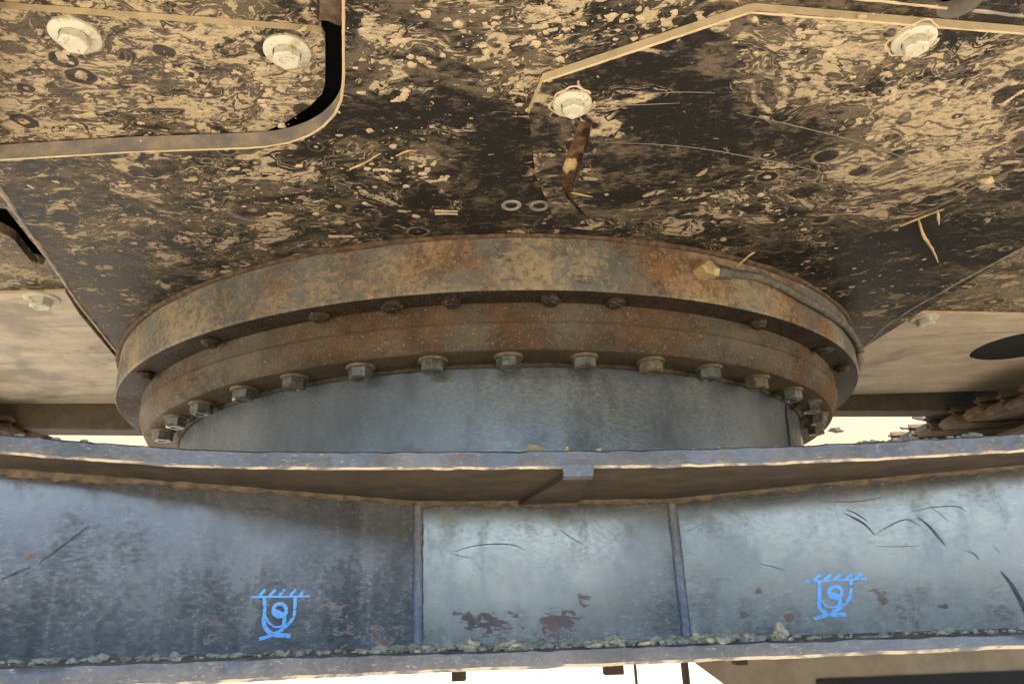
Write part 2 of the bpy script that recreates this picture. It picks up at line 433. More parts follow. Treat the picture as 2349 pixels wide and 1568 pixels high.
def lathe(prof, seg=256, closed=False, mis=None, wob=0.0):
    bm = bmesh.new(); rings = []
    for r, z in prof:
        ring = []
        for k in range(seg):
            a = 2 * math.pi * k / seg
            rr = r + (mnoise.noise(Vector((math.cos(a) * 9, math.sin(a) * 9, z * 60))) * wob if wob else 0)
            ring.append(bm.verts.new((CX + rr * math.cos(a), CY + rr * math.sin(a), z)))
        rings.append(ring)
    pairs = list(zip(rings, rings[1:])) + ([(rings[-1], rings[0])] if closed else [])
    for i, (a, b_) in enumerate(pairs):
        for k in range(seg):
            f = bm.faces.new((a[k], a[(k + 1) % seg], b_[(k + 1) % seg], b_[k]))
            if mis: f.material_index = mis[i]
    return bm
def lump(bm, c, r, sub=2, amp=.35, sq=(1, 1, 1), sd=0):
    res = bmesh.ops.create_icosphere(bm, subdivisions=sub, radius=1)
    for v in res['verts']:
        d = v.co.copy()
        k = 1 + amp * mnoise.noise(d * 1.4 + Vector((sd * 3.7, sd, 0))) * 1.6 + amp * .6 * mnoise.noise(d * 3.1 + Vector((0, sd * 2.1, 5)))
        v.co = Vector(c) + Vector((d.x * sq[0], d.y * sq[1], d.z * sq[2])) * r * k

# bolts hang head-down: flange/washer at z=0, head towards -z
def bolt_mesh(name, rw, tw, rh, hh, mat, rot=0.0):
    bm = bmesh.new(); n = 6
    def ring(r, z, k=6, ro=rot): return [bm.verts.new((r * math.cos(2 * math.pi * i / k + ro), r * math.sin(2 * math.pi * i / k + ro), z)) for i in range(k)]
    def bridge(a, b_):
        for i in range(len(a)): bm.faces.new((a[i], a[(i + 1) % len(a)], b_[(i + 1) % len(b_)], b_[i]))
    h0 = ring(rh, 0.0); h1 = ring(rh, -tw - hh * .86); h2 = ring(rh * .86, -tw - hh); h3 = ring(rh * .55, -tw - hh); h4 = ring(rh * .5, -tw - hh + .0012)
    bridge(h0, h1); bridge(h1, h2); bridge(h2, h3); bridge(h3, h4); bm.faces.new(h4); bm.faces.new(h0)
    me = bpy.data.meshes.new(name); bmesh.ops.recalc_face_normals(bm, faces=bm.faces); bm.to_mesh(me); bm.free()
    me.materials.append(mat); return me
def washer_mesh(name, rw, tw, ri, mat, dome=.0):
    bm = bmesh.new(); k = 32
    def ring(r, z): return [bm.verts.new((r * math.cos(2 * math.pi * i / k), r * math.sin(2 * math.pi * i / k), z)) for i in range(k)]
    rs = [ring(rw, 0.001), ring(rw, -tw * .75), ring(rw * .95, -tw), ring(ri, -tw - dome), ring(ri * .9, 0)]
    for a, b_ in zip(rs, rs[1:]):
        for i in range(k): bm.faces.new((a[i], a[(i + 1) % k], b_[(i + 1) % k], b_[i]))
    me = bpy.data.meshes.new(name); bmesh.ops.recalc_face_normals(bm, faces=bm.faces); bm.to_mesh(me); bm.free()
    me.materials.append(mat)
    for p in me.polygons: p.use_smooth = True
    me.set_sharp_from_angle(angle=R(40))
    return me
def place_bolt(parent, bm_, wm_, loc, rz, names=('bolt', 'washer'), label=None, sub=True):
    me = bm_.copy() if False else bm_
    o = bpy.data.objects.new(names[0], me); COL.objects.link(o); o.parent = parent
    o.location = Vector(loc) - wloc(parent); o.rotation_euler.z = rz
    if label: o['label'] = label
    if wm_:
        q = bpy.data.objects.new(names[1], wm_); COL.objects.link(q)
        if sub: q.parent = o
        else: q.parent = parent; q.location = o.location
    return o

# ------------------------------------------------------------------ ground and bank
GZ = -0.66
def grid_ground():
    bm = bmesh.new()
    xs = [-60, -30, -15] + [-9 + i * .3 for i in range(61)] + [15, 30, 60]
    ys = [-60, -30, -12] + [-6 + i * .3 for i in range(41)] + [14, 30, 60]
    vs = []
    for y in ys:
        row = []
        for x in xs:
            z = GZ + .025 * mnoise.noise(Vector((x * .9, y * .9, 3))) + .012 * mnoise.noise(Vector((x * 3, y * 3, 8)))
            row.append(bm.verts.new((x, y, z)))
        vs.append(row)
    for j in range(len(ys) - 1):
        for i in range(len(xs) - 1): bm.faces.new((vs[j][i], vs[j][i + 1], vs[j + 1][i + 1], vs[j + 1][i]))
    return bm
g = part('ground', grid_ground(), m_ground, None, 60); g['kind'] = 'structure'
def bank():
    bm = bmesh.new(); rows = []
    prof = [(3.7, GZ - .06), (4.0, GZ + .12), (4.5, GZ + .6), (5.2, GZ + 1.35), (6.2, GZ + 2.3), (7.5, GZ + 3.2), (9.5, GZ + 3.7), (30, GZ + 3.7)]
    for y, z in prof:
        rows.append([bm.verts.new((x * .25, y + .25 * mnoise.noise(Vector((x * .12, y, 0))), z + .10 * mnoise.noise(Vector((x * .25, y * 1.7, 4))))) for x in range(-80, 81)])
    for a, b_ in zip(rows, rows[1:]):
        for i in range(len(a) - 1): bm.faces.new((a[i], a[i + 1], b_[i + 1], b_[i]))
    return bm
bk = part('earth_bank', bank(), m_bank, None, 60); bk['kind'] = 'structure'

# ------------------------------------------------------------------ revolving upper frame (the belly overhead)
frame = thing('revolving_frame', 'mud spattered belly plates of the digger overhead, above the big ring', 'machine frame', (0, .9, Z0))
PR1, PR2 = onZ(2349, 567, Z0), onZ(1979, 799, Z0)
PL1, PL2 = onZ(0, 435, Z0), onZ(272, 812, Z0)
dr = (PR1 - PR2); dl = (PL1 - PL2)
PLk = PL1 + dl * .12
PRk = PR1 + dr * .16; PRf = Vector((1.5, PRk.y + .02, Z0)); PLf = Vector((-1.5, PLk.y + .03, Z0))
hole_c = catmull([onZ(u, v, Z0) for u, v in ((560, 339), (607, 336), (660, 327), (708, 310), (742, 289), (768, 261), (783, 228), (788, 180), (788, 120))], 5)
hole_w = pz([(-40, 370), (0, 366), (303, 348)], Z0) + [(p.x, p.y) for p in hole_c] + pz([(788, -160), (-40, -160)], Z0)
hc = onZ(2203, 6, Z0)
rh_ = .0155
hole2 = [(hc.x + rh_ * math.cos(a), hc.y + rh_ * math.sin(a)) for a in [2 * math.pi * i / 24 for i in range(24)]]
slit = pz([(998, 484), (1048, 486), (1050, 490), (998, 489)], Z0)
outer = [(-1.5, .02), (1.5, .02), (1.5, PRf.y), (PRk.x, PRk.y), (PR2.x, PR2.y), (.45, 1.42), (-.45, 1.42), (PL2.x, PL2.y), (PLk.x, PLk.y), (-1.5, PLf.y)]
if hole_w[0][0] < -1.45: pass
# keep the hole inside the outline
hole_w = [(max(x, -1.2), max(y, .06)) for x, y in hole_w]
main = part('belly_plate', plate(outer, [hole_w, hole2, slit], Z0, .016, 1, 1), [m_belly, m_edgegrey], frame)
# housing above: closes everything off so openings go black
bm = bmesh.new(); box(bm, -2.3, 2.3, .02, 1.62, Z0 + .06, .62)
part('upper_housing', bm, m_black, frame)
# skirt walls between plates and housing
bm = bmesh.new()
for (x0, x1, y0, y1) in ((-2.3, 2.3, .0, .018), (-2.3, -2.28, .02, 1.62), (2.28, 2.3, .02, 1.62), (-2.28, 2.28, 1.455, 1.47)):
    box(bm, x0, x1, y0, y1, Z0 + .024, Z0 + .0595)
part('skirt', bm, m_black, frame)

# left inspection cover in its cut-out
ZC = Z0 + .018
cov = [(-500, -17), (722, 72), (738, 76), (745, 90), (746, 150), (745, 195), (738, 216), (708, 246), (657, 280), (607, 303), (540, 325), (300, 345), (-500, 400)]
cw = pz(cov, ZC); cw = [(max(x, -1.15), y) for x, y in cw]
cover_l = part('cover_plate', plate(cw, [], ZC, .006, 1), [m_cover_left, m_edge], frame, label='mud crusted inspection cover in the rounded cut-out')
ZI = ZC + .0065
inn = pz([(-500, -10), (720, 78), (737, 60), (733, 0), (731, -160), (-500, -160)], ZI); inn = [(max(x, -1.15), max(y, .06)) for x, y in inn]
part('inner_plate', plate(inn, [], ZI, .006, 1), [m_cover_left, m_edge], frame)
# rusty flange closing the top of the dark gap
bm = plate(pz([(733, -160), (790, -160), (790, 62), (770, 56), (752, 48), (733, 46)], Z0 + .010), [], Z0 + .010, .02); part('gap_filler', bm, m_rustbolt, frame)

# right cover with folded near edge
ZR = Z0 - .0075
slot_px = [(1330, 277), (1362, 284), (1345, 340), (1327, 393), (1313, 430), (1316, 460), (1347, 498), (1330, 490), (1300, 455), (1289, 430), (1290, 385), (1310, 330)]
cr = [(1213, 262), (1246, 185), (1720, 27), (1740, 25), (2349, 76), (2650, 101), (2650, 220), (2349, 374), (2230, 432), (2070, 520), (1900, 556), (1640, 545), (1420, 535), (1280, 520), (1228, 400)]
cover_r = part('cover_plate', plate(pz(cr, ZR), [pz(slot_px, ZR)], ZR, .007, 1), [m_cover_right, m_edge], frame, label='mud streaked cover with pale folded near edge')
bm = plate(pz([(1285, 272), (1370, 272), (1360, 505), (1270, 505)], Z0 - .0012), [], Z0 - .0012, .0009); part('slot_backing', bm, m_slot, frame)
bm = bmesh.new()
lump(bm, onZ(1306, 377, Z0 - .0015), .0075, 3, .35, (.8, 1.7, .3), 3)  # pale colour stands in for lit parts inside the slot
part('slot_lit_lump', bm, m_straw, frame, 60)

# bolts in the covers
bz = bolt_mesh('cover_bolt', 0, .0025, .0112, .0085, m_zinc); wz = washer_mesh('washer', .0182, .0028, .0110, m_zinc, .0008)
for par, lst, z, k in ((cover_l, [(173, 78, .3), (659, 115, .9)], ZC, 1.0), (cover_r, [(1313, 235, .5), (2096, 90, .1)], ZR, 1.0)):
    for u, v, rz in lst:
        o_ = place_bolt(par, bz, wz, onZ(u, v, z), rz, ('cover_bolt', 'washer'), sub=False)
        if par is cover_r:
            for q_ in (o_, *[x for x in COL.objects if x.parent is par and x.name.startswith('washer') and (x.location - o_.location).length < .001]): q_.scale = (.88, .88, .95)
# mud rims round the two right bolts
for u, v in ((1313, 235), (2096, 90)):
    c = onZ(u, v, ZR); bm = bmesh.new()
    pts = [c + Vector((math.cos(a), math.sin(a), 0)) * (.0180 + .0014 * math.sin(a * 3) + .001 * math.sin(a * 7)) for a in [2 * math.pi * i / 40 for i in range(37)]]
    tube(bm, pts, .0010, 6, .45, .4); part('mud_rim', bm, m_edge, cover_r, 60)

# dried mud standing proud of the plates: drops and flat splashes
def splats(name, parent, z, zones, seed, n):
    rs_ = random.Random(seed); bm = bmesh.new()
    for k in range(n):
        u0, v0, ru, rv = rs_.choice(zones)
        u, v = rs_.gauss(u0, ru * .5), rs_.gauss(v0, rv * .5)
        c = onZ(u, v, z); r = .0007 + .0036 * rs_.random() ** 3.5
        if rs_.random() < .82:
            lump(bm, c, r, 2 if r > .002 else 1, .45, (1, rs_.uniform(.6, 1.1), .26), k)
        else:
            a = rs_.uniform(-.5, .5) + (math.pi / 2 if rs_.random() < .3 else 0); p_ = c.copy(); cv = rs_.uniform(-.5, .5)
            for q in range(rs_.randint(3, 7)):
                lump(bm, p_, r * rs_.uniform(.5, .9), 1, .4, (1.3, 1.0, .28), k * 9 + q)
                p_ = p_ + Vector((math.cos(a), math.sin(a), 0)) * r * .9; a += cv
    o = part(name, bm, m_mud, parent, 70); o['kind'] = 'stuff'; return o
splats('mud_splats', main, Z0, [(1190, 60, 170, 90), (1180, 90, 240, 120), (900, 120, 120, 140), (1480, 50, 200, 60), (1180, 170, 100, 80), (400, 520, 380, 160), (700, 450, 240, 130), (930, 390, 120, 90), (350, 460, 350, 120), (1900, 620, 300, 60)], 21, 520)
splats('mud_splats', cover_r, ZR, [(1880, 90, 160, 60), (2200, 230, 180, 120), (2100, 320, 180, 110), (2000, 180, 120, 100), (1830, 480, 260, 60), (1650, 470, 180, 60), (2230, 330, 120, 80)], 22, 360)
splats('mud_splats', cover_l, ZC, [(130, 180, 200, 120), (480, 160, 220, 110), (650, 220, 70, 60), (300, 280, 280, 50)], 23, 200)

# small marks of the belly plate
for u, v in ((1173, 471), (1237, 472)):
    c = onZ(u, v, Z0); bm = bmesh.new()
    pts = [c + Vector((math.cos(a), math.sin(a), 0)) * .0085 for a in [2 * math.pi * i / 28 for i in range(29)]]
    tube(bm, pts, .0023, 6, .1, .6, False); part('plug_rim', bm, m_edgegrey, main, 60)
def bead(px, z, r, m, parent, name='weld_bead', jit=.3, dz=0, flat=.6, step=.006):
    bm = bmesh.new(); tube(bm, resample([onZ(u, v, z) + Vector((0, 0, dz)) for u, v in px], step), r, 6, jit, flat)
    return part(name, bm, m, parent, 60)
bead([(997, 483), (1050, 485)], Z0, .0016, m_edge, main); bead([(998, 490), (1050, 491)], Z0, .0014, m_edge, main)
bead([(1960, -3), (2172, 19)], Z0, .0013, m_edge, main); bead([(2232, 24), (2349, 38)], Z0, .0015, m_edgegrey, main)
bead([(-60, 348), (0, 435), (60, 522), (121, 607), (182, 698), (268, 806)], Z0, .0026, m_edgegrey, main)
bead([(2420, 527), (2349, 567), (2198, 648), (2097, 705), (2029, 749), (1982, 796)], Z0, .002, m_edgegrey, main)
bead([(2400, 350), (2349, 374), (2230, 432), (2150, 475), (2070, 518)], ZR, .0022, m_crust, cover_r, 'mud_bead', .5)
bead([(0, 367), (303, 349), (560, 340), (607, 337), (660, 328), (708, 311), (742, 290), (768, 262), (783, 229), (788, 180), (788, 100), (788, -60)], Z0, .0012, m_edge, main, 'burr', .2)
bead([(1720, 29), (2349, 78)], ZR, .0011, m_edge, cover_r, 'burr', .2); bead([(1246, 187), (1720, 29)], ZR, .0013, m_edge, cover_r, 'burr', .2)
lb = onZ(2265, 412, ZR); bm = bmesh.new(); lump(bm, lb, .008, 2, .3, (1, .8, .6), 9); part('light_leak_lump', bm, m_edge, cover_r, 60)  # pale lump paints the light leaking through at the cover edge

# side decks
ZD = Z0 + .0225
slotL = pz([(-40, 470), (17, 478), (62, 536), (113, 603), (98, 608), (74, 600), (40, 560), (-40, 465 + 20)], ZD)
dk = [(-2.25, .66), (onZ(0, 300, Z0).x + .45, .66), (-.2, 1.0), (-.2, 1.45), (-2.25, 1.45)]
slotL = pz([(-60, 478), (14, 478), (62, 540), (112, 602), (100, 608), (72, 600), (30, 548), (-60, 500)], ZD)
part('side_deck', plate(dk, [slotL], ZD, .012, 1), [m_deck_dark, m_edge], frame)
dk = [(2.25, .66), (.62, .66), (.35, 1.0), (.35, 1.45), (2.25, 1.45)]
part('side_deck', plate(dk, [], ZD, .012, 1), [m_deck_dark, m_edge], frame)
ZP = Z0 + .0170
def L2(u, v): p = onZ(u, v, ZP); return (p.x, p.y)
a, b_ = L2(-200, 657), L2(150, 669)
c_, d_ = L2(330, 925), L2(-200, 925)
p4 = [(-2.2, a[1]), b_, L2(182, 720), L2(300, 860), c_, (d_[0], d_[1]), (-2.2, d_[1])]
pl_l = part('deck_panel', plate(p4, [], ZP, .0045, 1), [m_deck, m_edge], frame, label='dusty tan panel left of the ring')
e1, e2 = L2(2080, 717), L2(2349, 722); e3, e4 = L2(2349, 909), L2(1900, 906)
# big round hole
q1, q2, q3 = [Vector((*L2(*p), 0)) for p in ((2230, 806), (2349, 764), (2310, 828))]
def circ(p, q, r):
    ax, ay, bx, by, cx, cy = p.x, p.y, q.x, q.y, r.x, r.y
    d = 2 * (ax * (by - cy) + bx * (cy - ay) + cx * (ay - by))
    ux = ((ax*ax+ay*ay)*(by-cy)+(bx*bx+by*by)*(cy-ay)+(cx*cx+cy*cy)*(ay-by))/d
    uy = ((ax*ax+ay*ay)*(cx-bx)+(bx*bx+by*by)*(ax-cx)+(cx*cx+cy*cy)*(bx-ax))/d
    return Vector((ux, uy, 0)), math.hypot(ux-ax, uy-ay)
hcen, hrad = circ(q1, q2, q3); print('hole', hcen, hrad)
hrad = min(hrad, .2)
hl = [(hcen.x + hrad * math.cos(t), hcen.y + hrad * math.sin(t)) for t in [2 * math.pi * i / 64 for i in range(64)]]
p5 = [e1, e2, (2.2, e2[1]), (2.2, e3[1]), e4, L2(1940, 830), L2(1990, 790)]
pl_r = part('deck_panel', plate(p5, [hl], ZP, .0045, 1), [m_deck, m_edge], frame, label='pale dusty panel with a big round hole')
# black disc just above the round hole paints the darkness of a well
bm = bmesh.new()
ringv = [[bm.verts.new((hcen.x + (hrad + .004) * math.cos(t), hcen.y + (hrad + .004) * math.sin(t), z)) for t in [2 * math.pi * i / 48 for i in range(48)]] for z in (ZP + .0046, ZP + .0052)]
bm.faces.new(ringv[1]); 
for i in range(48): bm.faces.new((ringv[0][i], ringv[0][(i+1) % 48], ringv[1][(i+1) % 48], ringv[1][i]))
part('shade_disc', bm, m_black, frame)
bs_ = bolt_mesh('deck_bolt', 0, .003, .0140, .011, m_zinc); ws_ = washer_mesh('washer', .0215, .003, .0140, m_zinc)
place_bolt(pl_l, bs_, ws_, onZ(96, 683, ZP), .2, ('deck_bolt', 'washer'), sub=False)
place_bolt(pl_r, bs_, ws_, onZ(2120, 729, ZP), .5, ('deck_bolt', 'washer'), sub=False)
# cross beams hanging below the far edge of the decks
for A_, B_, px in ((c_, d_, ((330, 983), (-200, 978))), (e4, e3, ((1900, 940), (2349, 940)))):
    A2 = Vector((A_[0], A_[1] + .004, 0)); B2 = Vector((B_[0], B_[1] + .004, 0)); D2 = B2 - A2
    A2 = A2 - D2 * .6; B2 = B2 + D2 * 1.6
    zs_ = [onY(u, v, y).z for (u, v), y in zip(px, (A_[1], B_[1]))]; dz_ = zs_[1] - zs_[0]; zs_ = [zs_[0] - .6 * dz_, zs_[1] + 1.6 * dz_]
    bm = bmesh.new(); off = Vector((0, .06, 0))
    lo = [bm.verts.new((p.x, p.y, z)) for p, z in ((A2, zs_[0]), (B2, zs_[1]), (B2 + off, zs_[1]), (A2 + off, zs_[0]))]
    hi = [bm.verts.new((v_.co.x, v_.co.y, Z0 + .09)) for v_ in lo]
    bm.faces.new(lo); bm.faces.new(hi)
    for k in range(4): bm.faces.new((lo[k], lo[(k + 1) % 4], hi[(k + 1) % 4], hi[k]))
    bmesh.ops.bevel(bm, geom=bm.edges[:], offset=.003, segments=1, affect='EDGES'); part('cross_beam', bm, m_beam, frame)

# scratches of the right cover
def ribbon(pts, wd, nrm, tmax=.0003):
    bm = bmesh.new(); n = len(pts); rows = []
    for i, p in enumerate(pts):
        d = (pts[min(i + 1, n - 1)] - pts[max(i - 1, 0)]).normalized(); s_ = d.cross(nrm).normalized()
        h = (wd[i] if isinstance(wd, list) else wd) / 2
        rows.append([bm.verts.new(p + s_ * h + nrm * tmax), bm.verts.new(p - s_ * h + nrm * tmax), bm.verts.new(p - s_ * h), bm.verts.new(p + s_ * h)])
    for a, b_ in zip(rows, rows[1:]):
        for k in range(4): bm.faces.new((a[k], a[(k + 1) % 4], b_[(k + 1) % 4], b_[k]))
    bm.faces.new(rows[0]); bm.faces.new(rows[-1]); return bm
def taper(n, w_): return [w_ * (.25 + .75 * math.sin(math.pi * (i + .3) / n)) for i in range(n)]
for px, wd in (([(1690, 258), (1830, 290), (2000, 335), (2240, 425)], .0011), ([(1358, 325), (1560, 335), (1720, 360), (1900, 400), (2060, 468)], .0010),
               ([(1362, 240), (1460, 240), (1560, 236)], .0009), ([(1480, 214), (1570, 211), (1640, 213)], .0008)):
    pts = catmull([onZ(u, v, ZR - .0001) for u, v in px]); part('scratch', ribbon(pts, taper(len(pts), wd), Vector((0, 0, -1))), m_scrl, cover_r)

# ------------------------------------------------------------------ slewing ring
ring = thing('slewing_ring', 'large rusty round slewing ring between belly and undercarriage', 'slewing ring', (CX, CY, .284))
ZB = .337
prof = [(.50, Z0 - .0005), (.6485, Z0 - .0005), (.650, Z0 - .002), (.650, ZB + .003), (.6475, ZB), (.600, ZB), (.600, ZB + .03), (.50, ZB + .03)]
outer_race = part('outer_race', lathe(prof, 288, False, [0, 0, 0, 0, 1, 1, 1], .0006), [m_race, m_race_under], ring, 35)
prof = [(.56, .345), (.612, .345), (.6125, .3150), (.6105, .3140), (.6105, .3125), (.6125, .3115), (.6065, .296), (.6015, .2862), (.5985, .284), (.520, .284), (.520, .30)]
lower = part('lower_ring', lathe(prof, 288, False, [0]*8 + [1, 1], .0004), [m_lower, m_lower_under], ring, 30)
# dirt fillet where the ring meets the belly
bm = bmesh.new()
pts = []
for i in range(121):
    a = R(-172 + 164 * i / 120); rr = .652
    pts.append(Vector((CX + rr * math.cos(a), CY + rr * math.sin(a), Z0 - .001)))
rads = [.0035 + .0035 * max(0, mnoise.noise(p * 9)) + .002 * max(0, mnoise.noise(p * 40)) for p in pts]
tube(bm, pts, rads, 8, .15, .7); part('dirt_fillet', bm, m_rustbolt, outer_race, 60)
# bolts under the outer race: caked rusty heads
def cyl_pt(u, v, r, z):           # point of the ring circle seen at that column
    p = onZ(u, v, z); a = math.atan2(p.y - CY, p.x - CX)
    return Vector((CX + r * math.cos(a), CY + r * math.sin(a), z)), a
for i, (u, v) in enumerate([(318, 852), (475, 776), (732, 718), (900, 698), (1037, 686), (1262, 682), (1412, 686), (1747, 733), (1898, 795), (1935, 838)]):
    p, a = cyl_pt(u, v, .6285, ZB)
    bm = bmesh.new(); lump(bm, p + Vector((0, 0, -.003)), .0115, 2, .18, (1.05, 1, .6), i)
    bmesh.ops.create_cone(bm, cap_ends=True, segments=6, radius1=.0075, radius2=.0095, depth=.009, matrix=Matrix.Translation(p + Vector((0, 0, -.0055))))
    part('race_bolt', bm, m_race_under, outer_race, 45)
fb = bolt_mesh('flange_bolt', 0, .0035, .0146, .0125, m_steelbolt); fw = washer_mesh('washer', .0172, .0035, .012, m_rstain)
fbr = fb.copy(); fbr.materials[0] = m_rstain
fpx = [(357, 998), (384, 966), (444, 934), (538, 900), (660, 873), (812, 846), (987, 830), (1168, 823), (1349, 823), (1507, 833), (1647, 849), (1760, 873), (1835, 902), (1874, 931), (1886, 960), (1882, 985)]
for i, (u, v) in enumerate(fpx):
    p, a = cyl_pt(u, v, .5765, .276); p.z = .284
    place_bolt(ring, fbr if i in (9, 11) else fb, fw, p, a + i * .37, ('flange_bolt', 'washer'), 'bolt with a rust stained head' if i in (9, 11) else None)
# grease hose
hp = [(1672, 627), (1700, 630), (1745, 637), (1800, 661), (1850, 690), (1900, 718), (1940, 748), (1962, 778), (1973, 806)]
pts = catmull([onCyl(u, v, .6565) for u, v in hp], 6)
# let it leave over the rim at the right
e = pts[-1]; 
bm = bmesh.new(); tube(bm, pts, .0052, 10, .06); hose = part('grease_hose', bm, m_hose, ring, 60)
c0 = onCyl(1615, 619, .6565); c1 = onCyl(1676, 628, .6565)
dirn = (c1 - c0).normalized(); nrm_ = Vector((c0.x - CX, c0.y - CY, 0)).normalized()
bm = bmesh.new()
tube(bm, [c0.lerp(c1, .42), c0.lerp(c1, .5), c0.lerp(c1, .98)], [.0085, .009, .0082], 6); part('hose_collar', bm, m_hose, hose)
bm = bmesh.new(); tube(bm, [c0 - nrm_ * .008, c0 - nrm_ * .002, c0 + nrm_ * .009, c0 + nrm_ * .012], [.012, .0112, .0102, .0075], 6)
tube(bm, [c0, c0.lerp(c1, .45)], .0085, 6); part('hose_fitting', bm, m_brass, hose)
tp = [onCyl(u, v, .6565) for u, v in ((1973, 806),)]
q0 = pts[-1]; bm = bmesh.new(); tube(bm, [q0, q0 + Vector((.003, .012, -.010)), q0 + Vector((.002, .022, -.022))], [.0066, .0072, .0066], 8); part('hose_end', bm, m_edgegrey, hose, 60)

# ------------------------------------------------------------------ undercarriage frame
UCL = 'slate grey undercarriage frame with blue lashing marks, under the big ring'
under = thing('undercarriage_frame', UCL, 'machine frame', (0, .9, -.05))
YC, YE = .776, .600
def lin(x, tab):
    for (a, va), (b_, vb) in zip(tab, tab[1:]):
        if x <= b_ or (b_, vb) == tab[-1]:
            return va + (vb - va) * (x - a) / (b_ - a)
edge_b = [(-330, 1010), (0, 1040), (130, 1050), (250, 1059), (400, 1069), (560, 1074), (700, 1076), (1000, 1076), (1300, 1074), (1500, 1072), (1800, 1064), (2100, 1050), (2349, 1035), (2680, 1010)]
edge_y = [(-330, .50), (0, .545), (250, .577), (500, .597), (1200, .600), (1800, .600), (2349, .592), (2680, .57)]
pan_t = [(-330, 1058), (0, 1081), (480, 1113), (960, 1152), (1250, 1151), (1540, 1146), (1900, 1108), (2349, 1067), (2680, 1040)]
pan_b = [(-330, 1526), (0, 1514), (480, 1500), (960, 1487), (1540, 1470), (1900, 1458), (2349, 1441), (2680, 1428)]
pan_y = [(-330, .545), (0, .592), (480, .680), (960, .776), (1540, .776), (1900, .735), (2349, .682), (2680, .640)]
bpl_t = [(-330, 1548), (0, 1534), (400, 1520), (791, 1505), (1180, 1496), (1568, 1481), (2349, 1456), (2680, 1445)]
bpl_b = [(-330, 1620), (0, 1592), (400, 1572), (791, 1552), (1181, 1535), (1568, 1519), (2349, 1488), (2680, 1475)]
bpl_y = [(-330, .47), (0, .525), (480, .60), (960, .672), (1540, .675), (1900, .65), (2349, .61), (2680, .58)]
us = sorted(set(list(range(-330, 2681, 43)) + [960, 1540]))
def strip(bm, A, Bv, mi=0):
    for i in range(len(A) - 1):
        f = bm.faces.new((A[i], A[i + 1], Bv[i + 1], Bv[i])); f.material_index = mi
def vrow(bm, ps): return [bm.verts.new(p) for p in ps]
# top plate
bm = bmesh.new()
E0 = [onY(u, lin(u, edge_b), lin(u, edge_y)) for u in us]
T_ = .0135
rough_ = lambda p, k: Vector((0, 0, .0007 * mnoise.noise(p * 60 + Vector((k, 0, 0))) + .0005 * mnoise.noise(p * 160)))
fine = resample(E0, .006)
lowf = vrow(bm, [p + Vector((0, .0016, 0)) + rough_(p, 0) for p in fine]); chf = vrow(bm, [p + Vector((0, 0, .0019 + .0007 * mnoise.noise(p * 90))) + rough_(p, 0) for p in fine])
topf = vrow(bm, [p + Vector((0, 0, T_)) + rough_(p, 3) * 1.6 for p in fine]); topc = vrow(bm, [p + Vector((0, .003, T_ + .0015)) + rough_(p, 3) for p in fine])
strip(bm, lowf, chf, 1); strip(bm, chf, topf, 0); strip(bm, topf, topc, 0)
PT = [onY(u, lin(u, pan_t), lin(u, pan_y)) for u in us]
# underside to the panels, then on to the back
ptf = []
fx = [p.x for p in fine]
def interp_poly(poly, t):   # by fraction of u
    n = len(poly) - 1; k = min(int(t * n), n - 1); return poly[k].lerp(poly[k + 1], t * n - k)
nf = len(fine)
# map fine points to the matching column
tf = []
acc = 0
for i, (a, b_) in enumerate(zip(E0, E0[1:])):
    k = max(1, int((b_ - a).length / .006))
    if i == 0: tf.append(0.0)
    for j in range(1, k + 1): tf.append((i + j / k) / (len(E0) - 1))
und = vrow(bm, [interp_poly(PT, t) + Vector((0, .01, 0.0)) for t in tf])
strip(bm, lowf, und, 2)
zt = sum(p.z for p in E0) / len(E0)
backl = vrow(bm, [Vector((fine[i].x * 1.6, 1.9, und[i].co.z)) for i in range(nf)]); backh = vrow(bm, [Vector((fine[i].x * 1.6, 1.9, und[i].co.z + T_)) for i in range(nf)])
strip(bm, und, backl, 2); strip(bm, backl, backh, 0); strip(bm, backh, topc, 0)
m_uc = mat_paint('undercarriage_slate_paint', [(onY(u, v, .6), r / 1700 * .62, wt) for u, v, r, wt in
      [(100, 1010, 90, .14), (260, 1020, 110, .16), (740, 1045, 90, .15), (30, 1005, 80, .19), (430, 1040, 90, .12), (1060, 1050, 60, .12), (1900, 1040, 80, .12), (2150, 1020, 80, .14), (1640, 1500, 90, .18), (2100, 1475, 100, .14), (900, 1520, 140, .12), (300, 1560, 140, .12)]], (.045, .049, .060), .38, .24, 1.45, 1.2)
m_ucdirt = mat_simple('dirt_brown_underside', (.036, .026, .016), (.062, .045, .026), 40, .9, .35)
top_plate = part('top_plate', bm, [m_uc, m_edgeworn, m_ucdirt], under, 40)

from mathutils.bvhtree import BVHTree
def tree_of(o):
    off = wloc(o); me = o.data
    return BVHTree.FromPolygons([v_.co + off for v_ in me.vertices], [tuple(p_.vertices) for p_ in me.polygons])
def onMesh(tr, u, v, fall):
    h, nn, _, _ = tr.ray_cast(Vector((0, 0, 0)), ray(u, v).normalized())
    return h if h is not None else fall
